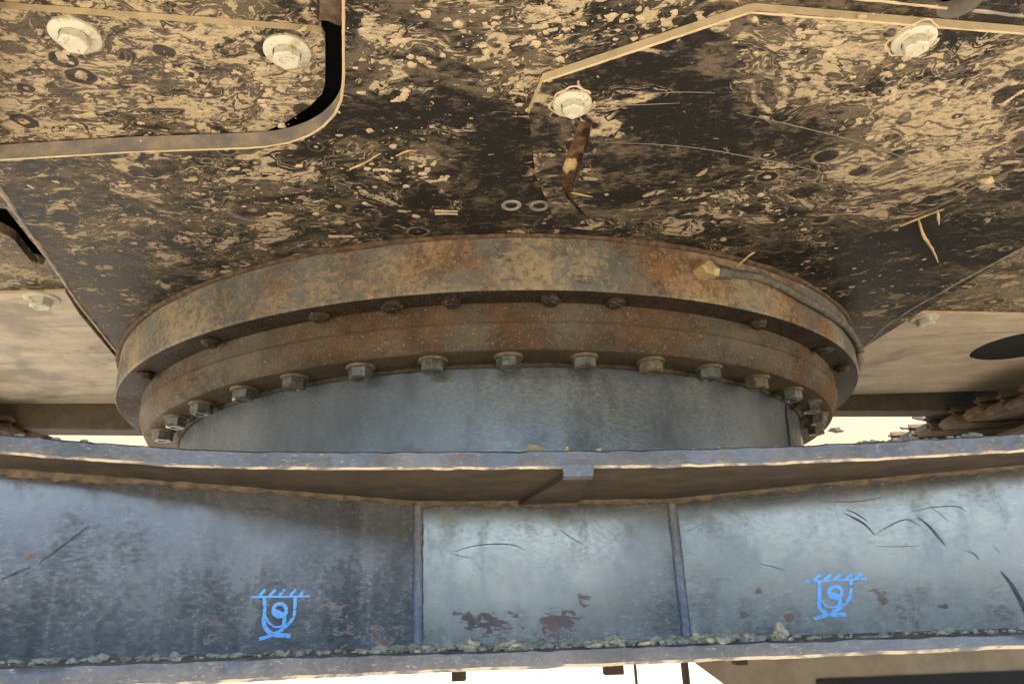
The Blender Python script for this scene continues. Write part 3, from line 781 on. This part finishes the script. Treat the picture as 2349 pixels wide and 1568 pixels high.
# front panels: left, middle, right
def pnl(u0, u1, rust, name, label, extra=()):
    uu = [u for u in us if u0 <= u <= u1]
    if uu[0] != u0: uu = [u0] + uu
    if uu[-1] != u1: uu.append(u1)
    bm = bmesh.new(); n = 9; rows = []
    T = [onY(u, lin(u, pan_t), lin(u, pan_y)) for u in uu]
    Bt = []
    for u, t in zip(uu, T):
        q = u
        for _ in range(12):
            h_ = onY(q, lin(q, pan_b), t.y); q -= (h_.x - t.x) * 1700 / t.y * .8
        Bt.append(Vector((t.x, t.y, h_.z - .004)))
    for k in range(n):
        f = k / (n - 1); rows.append([bm.verts.new(t.lerp(b_, f)) for t, b_ in zip(T, Bt)])
    for a, b_ in zip(rows, rows[1:]): strip(bm, a, b_)
    back = [[bm.verts.new(v.co + Vector((0, .014, 0))) for v in r] for r in (rows[0], rows[-1])]
    strip(bm, back[0], back[1]); strip(bm, rows[0], back[0]); strip(bm, rows[-1], back[1])
    # ends
    for e in (0, -1):
        col = [r[e] for r in rows] + [back[1][e], back[0][e]]
        bm.faces.new(col)
    o = part('front_panel', bm, m_black, under, 30, label); tr = tree_of(o)
    rl = []
    for u, v, r, wt in rust:
        h_ = onMesh(tr, u, v, onY(u, v, lin(u, pan_y))); rl.append((h_, r / 1700 * h_.y, wt))
    o.data.materials.clear(); o.data.materials.append(mat_paint(name + '_paint', rl, (.062, .064, .072), .16, .24, 1.74, .75))
    return o, T, Bt
rp = lambda u, v, r, wt: (u, v, r, wt)
panL, TL, BL = pnl(-330, 956, [rp(470, 1455, 90, .17), rp(820, 1440, 130, .15), rp(760, 1400, 70, .1), rp(620, 1290, 60, .06), rp(70, 1290, 50, .12), rp(900, 1460, 80, .15), rp(250, 1250, 200, -.05)], 'left_panel', 'left sloping front panel with a blue lashing mark')
panC, TC, BC = pnl(964, 1536, [rp(1065, 1410, 55, .24), rp(1110, 1455, 70, .24), rp(1160, 1420, 55, .15), rp(1290, 1430, 80, .2), rp(1340, 1370, 45, .2), rp(1250, 1460, 110, .14), rp(1440, 1440, 90, .13), rp(1290, 1280, 30, .12), rp(1250, 1230, 150, -.1)], 'middle_panel', 'recessed middle front panel')
panR, TR, BR_ = pnl(1544, 2680, [rp(2025, 1368, 32, .33), rp(1740, 1352, 22, .3), rp(1705, 1405, 26, .27), rp(1810, 1410, 26, .27), rp(1830, 1430, 40, .15), rp(2165, 1392, 25, .27), rp(2000, 1350, 22, .22), rp(2080, 1250, 25, .2), rp(1640, 1440, 90, .12), rp(1940, 1300, 260, -.04)], 'right_panel', 'right sloping front panel with scratches and a blue lashing mark')
# corner welds between the panels
def wstrip(p, q, r, name='weld_bead', mt=m_weld, jit=.12, par=under, fl=.55):
    bm = bmesh.new(); tube(bm, resample([p, q], .003), r, 8, jit, 1.0); return part(name, bm, mt, par, 60)
for p_, q_ in ((TL[-1].lerp(TC[0], .5), BL[-1].lerp(BC[0], .5)), (TC[-1].lerp(TR[0], .5), BC[-1].lerp(BR_[0], .5))):
    wstrip(p_ + Vector((0, -.001, -.002)), q_ + Vector((0, -.001, 0)), .0050)
# dirty weld along the top of the panels
bm = bmesh.new()
cr_ = resample([onY(u, lin(u, pan_t) - 4, lin(u, pan_y) - .004) for u in us], .004)
rads = [.0055 + .0035 * mnoise.noise(p * 70) + .002 * mnoise.noise(p * 200) for p in cr_]
tube(bm, cr_, rads, 8, .22); part('weld_bead', bm, m_crust, under, 70)
# bottom plate
bm = bmesh.new()
Eb = [onY(u, lin(u, bpl_b), lin(u, bpl_y)) for u in us]
Et = [onY(u, lin(u, bpl_t), lin(u, bpl_y)) for u in us]
fb_ = resample(Eb, .006); ft_ = []
for i, (a, b_) in enumerate(zip(Eb, Eb[1:])):
    k = max(1, int((b_ - a).length / .006))
    if i == 0: ft_.append(Et[0])
    for j in range(1, k + 1): ft_.append(Et[i].lerp(Et[i + 1], j / k))
l0 = vrow(bm, [p + Vector((0, .002, 0)) + rough_(p, 9) for p in fb_]); l1 = vrow(bm, [p + Vector((0, 0, .0026)) + rough_(p, 9) for p in fb_])
l2 = vrow(bm, [p + rough_(p, 4) * 1.6 for p in ft_]); l3 = vrow(bm, [p + Vector((0, .002, .0012)) for p in ft_])
l4 = vrow(bm, [Vector((p.x * 1.15, p.y + .14, p.z + .002)) for p in ft_]); l5 = vrow(bm, [Vector((p.x * 1.15, p.y + .14, fb_[i].z)) for i, p in enumerate(ft_)])
strip(bm, l0, l1, 1); strip(bm, l1, l2, 0); strip(bm, l2, l3, 0); strip(bm, l3, l4, 2); strip(bm, l4, l5, 2); strip(bm, l5, l0, 2)
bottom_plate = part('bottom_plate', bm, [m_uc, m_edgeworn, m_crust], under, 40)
# tab hanging from the top plate, with its rib running back to the middle panel
bm = bmesh.new()
a0, a1 = onY(1291, 1076, .5995), onY(1363, 1075, .5995); a2, a3 = onY(1361, 1091, .5995), onY(1294, 1092, .5995)
fr = vrow(bm, [a0 + Vector((0, 0, .004)), a1 + Vector((0, 0, .004)), a2, a3]); bk_ = vrow(bm, [p + Vector((0, .016, 0)) for p in (a0 + Vector((0, 0, .004)), a1 + Vector((0, 0, .004)), a2, a3)])
bm.faces.new(fr); bm.faces.new(bk_)
for i in range(4): bm.faces.new((fr[i], fr[(i + 1) % 4], bk_[(i + 1) % 4], bk_[i]))
part('front_tab', bm, m_uc, under)
bm = bmesh.new()
r0, r1 = a3 + Vector((.002, .0155, .001)), a2 + Vector((-.002, .0155, .001))
x0, x1 = r0.x, r1.x
b0, b1 = onY(1215, 1150, .772), onY(1300, 1150, .772)
zz = onY(1255, 1152, .772).z
prof4 = [(x0, .615, r0.z), (x1, .615, r1.z), (b1.x + .012, .77, zz - .002), (b0.x - .012, .77, zz - .002)]
lo = vrow(bm, [Vector(p) for p in prof4]); hi = vrow(bm, [Vector((p[0], p[1], p[2] + .02)) for p in prof4])
bm.faces.new(lo); bm.faces.new(hi)
for i in range(4): bm.faces.new((lo[i], lo[(i + 1) % 4], hi[(i + 1) % 4], hi[i]))
part('rib', bm, m_ucdirt, under)
# pedestal that carries the ring
zpb = zt - .002
prof = [(.549, .2835), (.5485, .26), (.549, zpb)]
ped = part('pedestal', lathe(prof, 288, False, None, .0012), m_ped, under, 40)
bm = bmesh.new()
pts = [Vector((CX + .551 * math.cos(a), CY + .551 * math.sin(a), .2822)) for a in [R(-185 + 190 * i / 400) for i in range(401)]]
tube(bm, pts, [.0035 + .0012 * mnoise.noise(p * 120) for p in pts], 6, .15); part('weld_bead', bm, m_crust, ped, 70)
wstrip(onCyl(1801, 930, .5488), onCyl(1812, 1030, .5488), .0026, 'seam_weld', m_scr, .2, ped)
# body behind the panels, closing the inside
bm = bmesh.new(); box(bm, -.42, .42, .80, 1.7, -.03, zt - .01); part('box_body', bm, m_uc, under)
# lugs under the bottom plate and plates farther back
for u0, u1, v0, v1 in ((1036, 1066, 1538, 1561), (1386, 1432, 1522, 1546), (1690, 1716, 1510, 1524)):
    p, q = onY(u0, v0, .74), onY(u1, v1, .74); bm = bmesh.new(); box(bm, p.x, q.x, .74, .76, q.z, p.z + .02); part('lug', bm, m_ucdirt, under)
for u0, u1 in ((1456, 1470), (1566, 1592)):
    p, q = onY(u0, 1500, .98), onY(u1, 1640, .98); bm = bmesh.new(); box(bm, p.x, q.x, .98, 1.0, q.z, p.z); part('hanger_bracket', bm, m_ucdirt, under)
gp = [(1590, 1505), (1600, 1522), (1668, 1572), (1720, 1640), (1780, 1760), (3000, 1760), (3000, 1440), (1900, 1480)]
bm = bmesh.new(); fr = vrow(bm, [onY(u, v, 1.15) for u, v in gp]); bk_ = vrow(bm, [onY(u, v, 1.15) + Vector((0, .012, 0)) for u, v in gp])
bm.faces.new(fr); bm.faces.new(bk_)
for i in range(len(gp)): bm.faces.new((fr[i], fr[(i + 1) % len(gp)], bk_[(i + 1) % len(gp)], bk_[i]))
guard = part('guard_plate', bm, m_trackdust, under)
p, q = onY(1872, 1557, 1.149), onY(2500, 1700, 1.149); bm = bmesh.new(); box(bm, p.x, q.x, 1.1462, 1.1492, q.z, p.z); part('guard_shade_patch', bm, m_black, guard)  # black box on the guard face paints the dark of a recess

# blue lashing-eye marks
def decal(panel, T, Bt, f, uref):
    # plane of the panel at the mark
    i = min(range(len(T)), key=lambda k: abs(T[k].x - onY(uref, 1400, lin(uref, pan_y)).x)); i = min(i, len(T) - 2)
    p0 = T[i]; ex = (T[i + 1] - T[i]); ez = (Bt[i] - T[i]); n = ex.cross(ez).normalized()
    if n.y > 0: n = -n
    bm = bmesh.new(); tr = tree_of(panel)
    def P_(x, y): u, v = f(x, y); return onMesh(tr, u, v, onPl(u, v, p0, n)) + n * .0006
    k_ = [0]
    def stroke(pts, w_, closed=False, sm=True):
        k_[0] += 1
        q = [P_(*p) + n * (.00006 * k_[0]) for p in pts]
        if sm and len(q) > 2: q = catmull(q, 5)
        b2 = ribbon(q, w_ * 4.1e-5 * (lin(uref, pan_y) / .72), n, .0003)
        me = bpy.data.meshes.new('t'); b2.to_mesh(me); b2.free(); bm.from_mesh(me); bpy.data.meshes.remove(me)
    stroke([(590, 478), (1690, 465)], 42)
    for x in (740, 930, 1110, 1310, 1490): stroke([(x, 455), (x + 112, 338)], 62)
    stroke([(835, 480), (835, 700), (832, 860)], 78)
    stroke([(1402, 480), (1400, 720), (1370, 860), (1280, 985), (1165, 1085), (1000, 1175), (870, 1225), (735, 1262)], 74)
    stroke([(822, 850), (832, 1010), (915, 1125), (1040, 1185), (1180, 1195), (1322, 1207)], 92)
    stroke([(862, 850), (915, 955), (1000, 1022), (1090, 1037), (1200, 1005)], 46)
    stroke([(1120 + 122 * math.cos(a), 725 + 122 * math.sin(a)) for a in [2 * math.pi * j / 14 for j in range(15)]], 78)
    stroke([(1010, 735), (1090, 765), (1190, 815)], 95, sm=False)
    stroke([(1185, 790), (1205, 900), (1195, 1020)], 88)
    o = part('lashing_mark', bm, m_blue, panel); return n, p0
K = .12255
nL, pL = decal(panL, TL, BL, lambda x, y: (503.8 + x * K, 1309.8 + y * K), 640)
nR, pR = decal(panR, TR, BR_, lambda x, y: (1799.3 + (400 + (x - 590) * 1.036) * K, 1281.1 + (425 + (y - 478) * .885 - (x - 590) * .034) * K), 1915)
# scratches on the panels
def scr(panel, p0, n, lst, m):
    tr = tree_of(panel)
    for px, wd in lst:
        pts = [onMesh(tr, *uv, onPl(*uv, p0, n)) + n * .0004 for uv in [(q.x, q.y) for q in catmull([(u, v, 0) for u, v in px], 6)]]
        part('scratch', ribbon(pts, taper(len(pts), wd * .62), n, .0002), m, panel)
scr(panR, pR, nR, [([(1935, 1176), (1960, 1188), (1985, 1203), (2006, 1226)], .0028), ([(1942, 1168), (1965, 1178), (1990, 1195)], .0018), ([(2006, 1226), (2045, 1203), (2080, 1191), (2110, 1205)], .0016),
    ([(2105, 1185), (2130, 1205), (2150, 1228), (2168, 1250)], .0034), ([(2092, 1173), (2140, 1163), (2195, 1161), (2215, 1172)], .0012), ([(1880, 1150), (1960, 1150), (2020, 1142)], .001),
    ([(2012, 1252), (2060, 1253), (2110, 1251)], .0009), ([(2215, 1262), (2235, 1270), (2245, 1282)], .0016), ([(2296, 1310), (2320, 1340), (2345, 1385), (2352, 1410)], .0055), ([(1740, 1292), (1770, 1298), (1800, 1307)], .0012)], m_scr)
scr(panR, pR, nR, [([(1935, 1427), (1975, 1424), (2005, 1425)], .0014), ([(1918, 1375), (1925, 1374), (1932, 1376)], .003)], m_scrl)
scr(panL, pL, nL, [([(648, 1474), (672, 1473), (696, 1472)], .003), ([(560, 1165), (600, 1168), (660, 1178)], .0011), ([(90, 1290), (130, 1262), (165, 1235), (205, 1205)], .0026), ([(40, 1420), (70, 1418), (100, 1434)], .0022), ([(0, 1330), (40, 1312), (70, 1300)], .003)], m_scr)
rs = random.Random(5)
for pan_, p_, n_, u0, u1 in ((panL, pL, nL, 20, 940), (panR, pR, nR, 1570, 2330)):
    ex = []
    for k in range(8):
        u, a = rs.uniform(u0, u1), rs.uniform(-.5, .9); v = rs.uniform(1180, 1440) - (u - 1174) * .02; L_ = rs.uniform(15, 55)
        ex.append(([(u, v), (u + L_ * .5 * math.cos(a), v + L_ * .5 * math.sin(a) + rs.uniform(-3, 3)), (u + L_ * math.cos(a), v + L_ * math.sin(a))], rs.uniform(.0004, .0008)))
    scr(pan_, p_, n_, ex[:4], m_scr); scr(pan_, p_, n_, ex[4:], m_scrl)
nC = Vector((0, -1, 0)); pC = TC[0]
scr(panC, pC, nC, [([(1040, 1265), (1090, 1251), (1140, 1247), (1180, 1250), (1205, 1262)], .0016), ([(1030, 1268), (1060, 1275), (1085, 1279)], .001), ([(1285, 1215), (1310, 1232), (1340, 1250)], .0012)], m_scr)

# ------------------------------------------------------------------ crawler tracks behind
def track(label, sgn, ys, zt_, frame_plate):
    t = thing('crawler_track', label, 'track', (sgn * 1.2, 1.6, GZ))
    for i, (y, z, x) in enumerate(ys):
        bm = bmesh.new()
        box(bm, min(sgn * x, sgn * (x + .45)), max(sgn * x, sgn * (x + .45)), y, y + .074, z - .022, z)
        box(bm, min(sgn * (x + .003), sgn * (x + .44)), max(sgn * (x + .003), sgn * (x + .44)), y + .01, y + .03, z, z + .018)
        bmesh.ops.bevel(bm, geom=bm.edges[:], offset=.007, segments=3, affect='EDGES')
        part('track_shoe', bm, m_track, t, 40)
    if frame_plate:
        bm = bmesh.new(); box(bm, min(sgn * .99, sgn * 1.35), max(sgn * .99, sgn * 1.35), 1.15, 2.0, GZ + .02, zt_ - .05)
        bmesh.ops.bevel(bm, geom=bm.edges[:], offset=.01, segments=2, affect='EDGES'); part('track_frame', bm, m_trackdust, t, 40)
    return t
stp = [(2045, 1003), (2087, 986), (2127, 966), (2188, 947), (2247, 924), (2300, 914), (2352, 898)]
ysR = []
for u, v in stp:
    d = ray(u, v); p = d * (.95 / d.x); ysR.append((p.y, p.z, .95)); 
print('track', [(round(a, 3), round(b_, 3)) for a, b_, c in ysR])
track('rust brown crawler track at the right behind the ring', 1, ysR, .36, True)
ysL = []
for u, v in ((98, 990), (66, 972), (20, 968), (-30, 955)):
    d = ray(u, v); p = d * (-.95 / d.x); ysL.append((p.y, p.z, .95))
track('rust brown crawler track at the left behind the ring', -1, ysL, .36, False)

# ------------------------------------------------------------------ loose things
def clod(u, v, y, r, label, sd, sq=(1, 1, .8), m=m_clod):
    bm = bmesh.new(); lump(bm, onY(u, v + 5, y), r * .68, 4, .5, (sq[0], sq[1], sq[2] * .85), sd)
    for v_ in bm.verts: v_.co += Vector((mnoise.noise(v_.co * 400), mnoise.noise(v_.co * 400 + Vector((9, 0, 0))), mnoise.noise(v_.co * 400 + Vector((0, 9, 0))))) * r * .16
    return single('mud_clod', bm, m, label, 'mud clod', 'mud clods on the plate edges', 50)
BY = lambda u: lin(u, bpl_y) + .012
cl = [(1790, 1451, .0088, 'tall pointed grey mud clod right of the right-hand corner weld, tallest on the bottom plate', (.8, .8, 1.5)),
      (1718, 1462, .0085, 'pale mud clod on the bottom plate, just left of the tall pointed clod', (1.5, .9, .8)),
      (1622, 1462, .0065, 'small upright mud clod on the bottom plate, third right of the corner weld', (.9, .8, 1.2)),
      (1600, 1464, .008, 'mud clod on the bottom plate, second right of the right-hand corner weld', (1.1, .8, 1)),
      (1566, 1468, .008, 'low mud clod at the foot of the right-hand corner weld', (1.8, .9, .7)),
      (1405, 1470, .009, 'rounded mud clod below the middle panel, nearest its right corner', (1.5, .9, .9)),
      (1175, 1478, .010, 'broad mud clod below the centre of the middle panel', (1.7, .9, .8)),
      (1075, 1480, .009, 'peaked mud clod below the left half of the middle panel', (1.1, .8, 1.1)),
      (985, 1490, .008, 'pale mud clod at the foot of the left-hand corner weld', (1.5, .8, .9)),
      (2010, 1460, .008, 'long flat mud clod below the right blue lashing mark', (3.2, .8, .45)),
      (880, 1498, .006, 'flat mud clod below the left panel, near its corner weld', (2.2, .8, .6))]
for i, (u, v, r, lb_, sq) in enumerate(cl): clod(u, v, BY(u), r, lb_, i * 1.7 + 1, sq)
ct_ = [(2225, 1000, .0085, 'tallest mud clod on the right end of the top plate, before the track', (1, .9, 1.1)), (2087, 1012, .009, 'rounded mud clod on the top plate below the track tip', (1.3, .9, .8)),
       (1995, 1017, .009, 'flat mud clod on the top plate left of the track tip', (1.6, .9, .6)), (2312, 1003, .008, 'flat mud clod on the top plate at the right photo edge', (1.9, .9, .6)), (2048, 1016, .0055, 'smallest mud clod on the top plate by the track tip', (1.2, .9, .8))]
for i, (u, v, r, lb_, sq) in enumerate(ct_): clod(u, v, lin(u, edge_y) + .02, r, lb_, 30 + i * 2.3, sq)
# crumbly crust along the ledge of the bottom plate
bm = bmesh.new(); rnd = random.Random(3)
for i in range(900):
    u = rnd.uniform(-100, 2400)
    dens = 1.0 if 800 < u < 1800 else .45
    if rnd.random() > dens: continue
    r = (.0009 + .0034 * rnd.random() ** 2.5) * (1.15 if 850 < u < 1800 else .7)
    y = BY(u) + rnd.uniform(-.008, .05)
    zc = onY(u, lin(u, bpl_t), lin(u, bpl_y)).z + .002
    x = onY(u, 1490, lin(u, bpl_y)).x * y / lin(u, bpl_y)
    lump(bm, (x, y, zc + r * .3), r, 1, .45, (rnd.uniform(1, 2.2), 1, rnd.uniform(.6, 1.2)), i)
o = part('mud_crust', bm, m_clod, None, 50); o['kind'] = 'stuff'; o['label'] = 'crumbly grey mud lying along the ledge of the bottom plate'; o['category'] = 'mud'
# crust on top plate edge
bm = bmesh.new()
for i in range(150):
    u = rnd.uniform(-50, 2400); y = lin(u, edge_y) + rnd.uniform(.004, .02); r = rnd.uniform(.0012, .003)
    p = onY(u, lin(u, edge_b), lin(u, edge_y)); lump(bm, (p.x * y / lin(u, edge_y), y, p.z + T_ + .0015 + r * .2), r, 1, .4, (rnd.uniform(1, 2), 1, .8), i + 50)
o = part('mud_crumbs', bm, m_clod, None, 50); o['kind'] = 'stuff'; o['label'] = 'fine mud crumbs along the upper edge of the top plate'; o['category'] = 'mud'

# straws
def straw(pts, r, label):
    bm = bmesh.new(); q = catmull(pts, 5); n = len(q); tube(bm, q, [r * .62 * (1 - .6 * abs(2 * i / n - .8)) for i in range(n)], 6, .25)
    return single('straw', bm, m_straw, label, 'straw', 'dry straws stuck to the machine', 60)
zs = Z0 - .003; zr = ZR - .003
straw([onCyl(1688, 612, .662), onCyl(1722, 585, .668) + Vector((0, -.004, 0)), onCyl(1722, 585, .668) + Vector((.03, -.012, .018))], .0026, 'pale straw standing on the ring rim beside the hose')
straw([onZ(2106, 500, zs), onZ(2118, 540, zs - .004), onZ(2138, 570, zs - .006), onZ(2152, 602, zs - .004)], .0034, 'bent straw hanging from the belly at the right, longest of the straws')
straw([onZ(2064, 519, zr), onZ(2110, 500, zr), onZ(2165, 480, zr)], .0026, 'straw lying along the lower right edge of the right cover')
straw([onZ(2150, 483, zr), onZ(2154, 515, zr - .002)], .0028, 'short stubby straw below the right cover edge')
straw([onZ(802, 388, zs), onZ(835, 374, zs), onZ(872, 352, zs)], .0021, 'thin straw on the dark belly right of the left cover')
straw([onZ(908, 358, zs), onZ(935, 346, zs), onZ(955, 347, zs)], .0017, 'forked bit of straw on the belly, nearest the middle of the photo')
straw([onZ(1310, 442, zr), onZ(1330, 446, zr), onZ(1360, 452, zr)], .0015, 'tiny straw beside the crack under the right cover')
# dry leaf and curl on the top plate
yl = .606
lf = [onY(1205, 1038, yl), onY(1212, 1017, yl), onY(1225, 1016, yl + .01), onY(1250, 1030, yl), onY(1268, 1040, yl)]
bm = bmesh.new(); fr = vrow(bm, lf); c_ = bm.verts.new(sum(lf, Vector()) / 5 + Vector((0, -.004, .002)))
for i in range(5): bm.faces.new((fr[i], fr[(i + 1) % 5], c_))
bmesh.ops.solidify(bm, geom=bm.faces[:], thickness=.0008)
single('dry_leaf', bm, m_leaf, 'small crumpled dry leaf on the middle of the top plate edge', 'leaf')
straw([onY(1282, 1040, yl), onY(1296, 1033, yl), onY(1300, 1024, yl), onY(1304, 1032, yl)], .0018, 'curled scrap of straw beside the dry leaf')
# stones on the bank
for i, (u, v, r, lb_) in enumerate([(2108, 965, .055, 'dark stone on the sunlit bank, highest, right of the ring'), (2072, 989, .045, 'dark stone on the sunlit bank beside the track tip'), (1915, 992, .055, 'dark stone on the sunlit bank close to the ring bolts')]):
    bm = bmesh.new(); p = ray(u, v)
    # find the bank along the sight line
    t = 3.0
    import bisect
    pr = [(3.7, GZ - .06), (4.0, GZ + .12), (4.5, GZ + .6), (5.2, GZ + 1.35), (6.2, GZ + 2.3), (7.5, GZ + 3.2), (12, GZ + 3.7)]
    while t < 12:
        q = p * t
        if q.z < lin(q.y, pr) + .02 and q.y > 3.7: break
        t += .01
    lump(bm, p * t, r, 2, .3, (1.2, 1, .8), i * 4); single('stone', bm, m_stone, lb_, 'stone', 'dark stones on the bank', 50)

# unseen bushes added behind the camera to darken what the glossy panels mirror
rw = random.Random(11); vs_, fs_ = [], []
for i in range(64000):
    tall = i % 5 < 2
    az = R(rw.uniform(112, 170) if tall else rw.uniform(95, 265)); d = rw.uniform(9, 12)
    top = (2.3 + .5 * mnoise.noise(Vector((az * 9, 3, 0)))) if tall else (.95 + .25 * mnoise.noise(Vector((az * 8, d * .6, 0))) + (.35 if R(194) < az < R(215) else 0))
    c = Vector((math.sin(az) * d, math.cos(az) * d, GZ + rw.random() ** .85 * top))
    a = Vector((rw.uniform(-1, 1), rw.uniform(-1, 1), rw.uniform(-1, 1))).normalized(); b_ = a.orthogonal().normalized(); r = rw.uniform(.05, .11)
    k = len(vs_); vs_ += [c - a * r, c + b_ * r * .5, c + a * r, c - b_ * r * .5]; fs_.append((k, k + 1, k + 2, k + 3))
me = bpy.data.meshes.new('mirror_bushes'); me.from_pydata([tuple(v_) for v_ in vs_], [], fs_)
me.materials.append(mat_simple('dark_leaves', (.022, .032, .014), (.045, .055, .022), 3, .8, .1))
wd = bpy.data.objects.new('mirror_bushes', me); COL.objects.link(wd); wd['kind'] = 'stuff'
wd['label'] = 'unseen leafy bushes added behind the viewpoint to darken panel reflections'; wd['category'] = 'bushes'
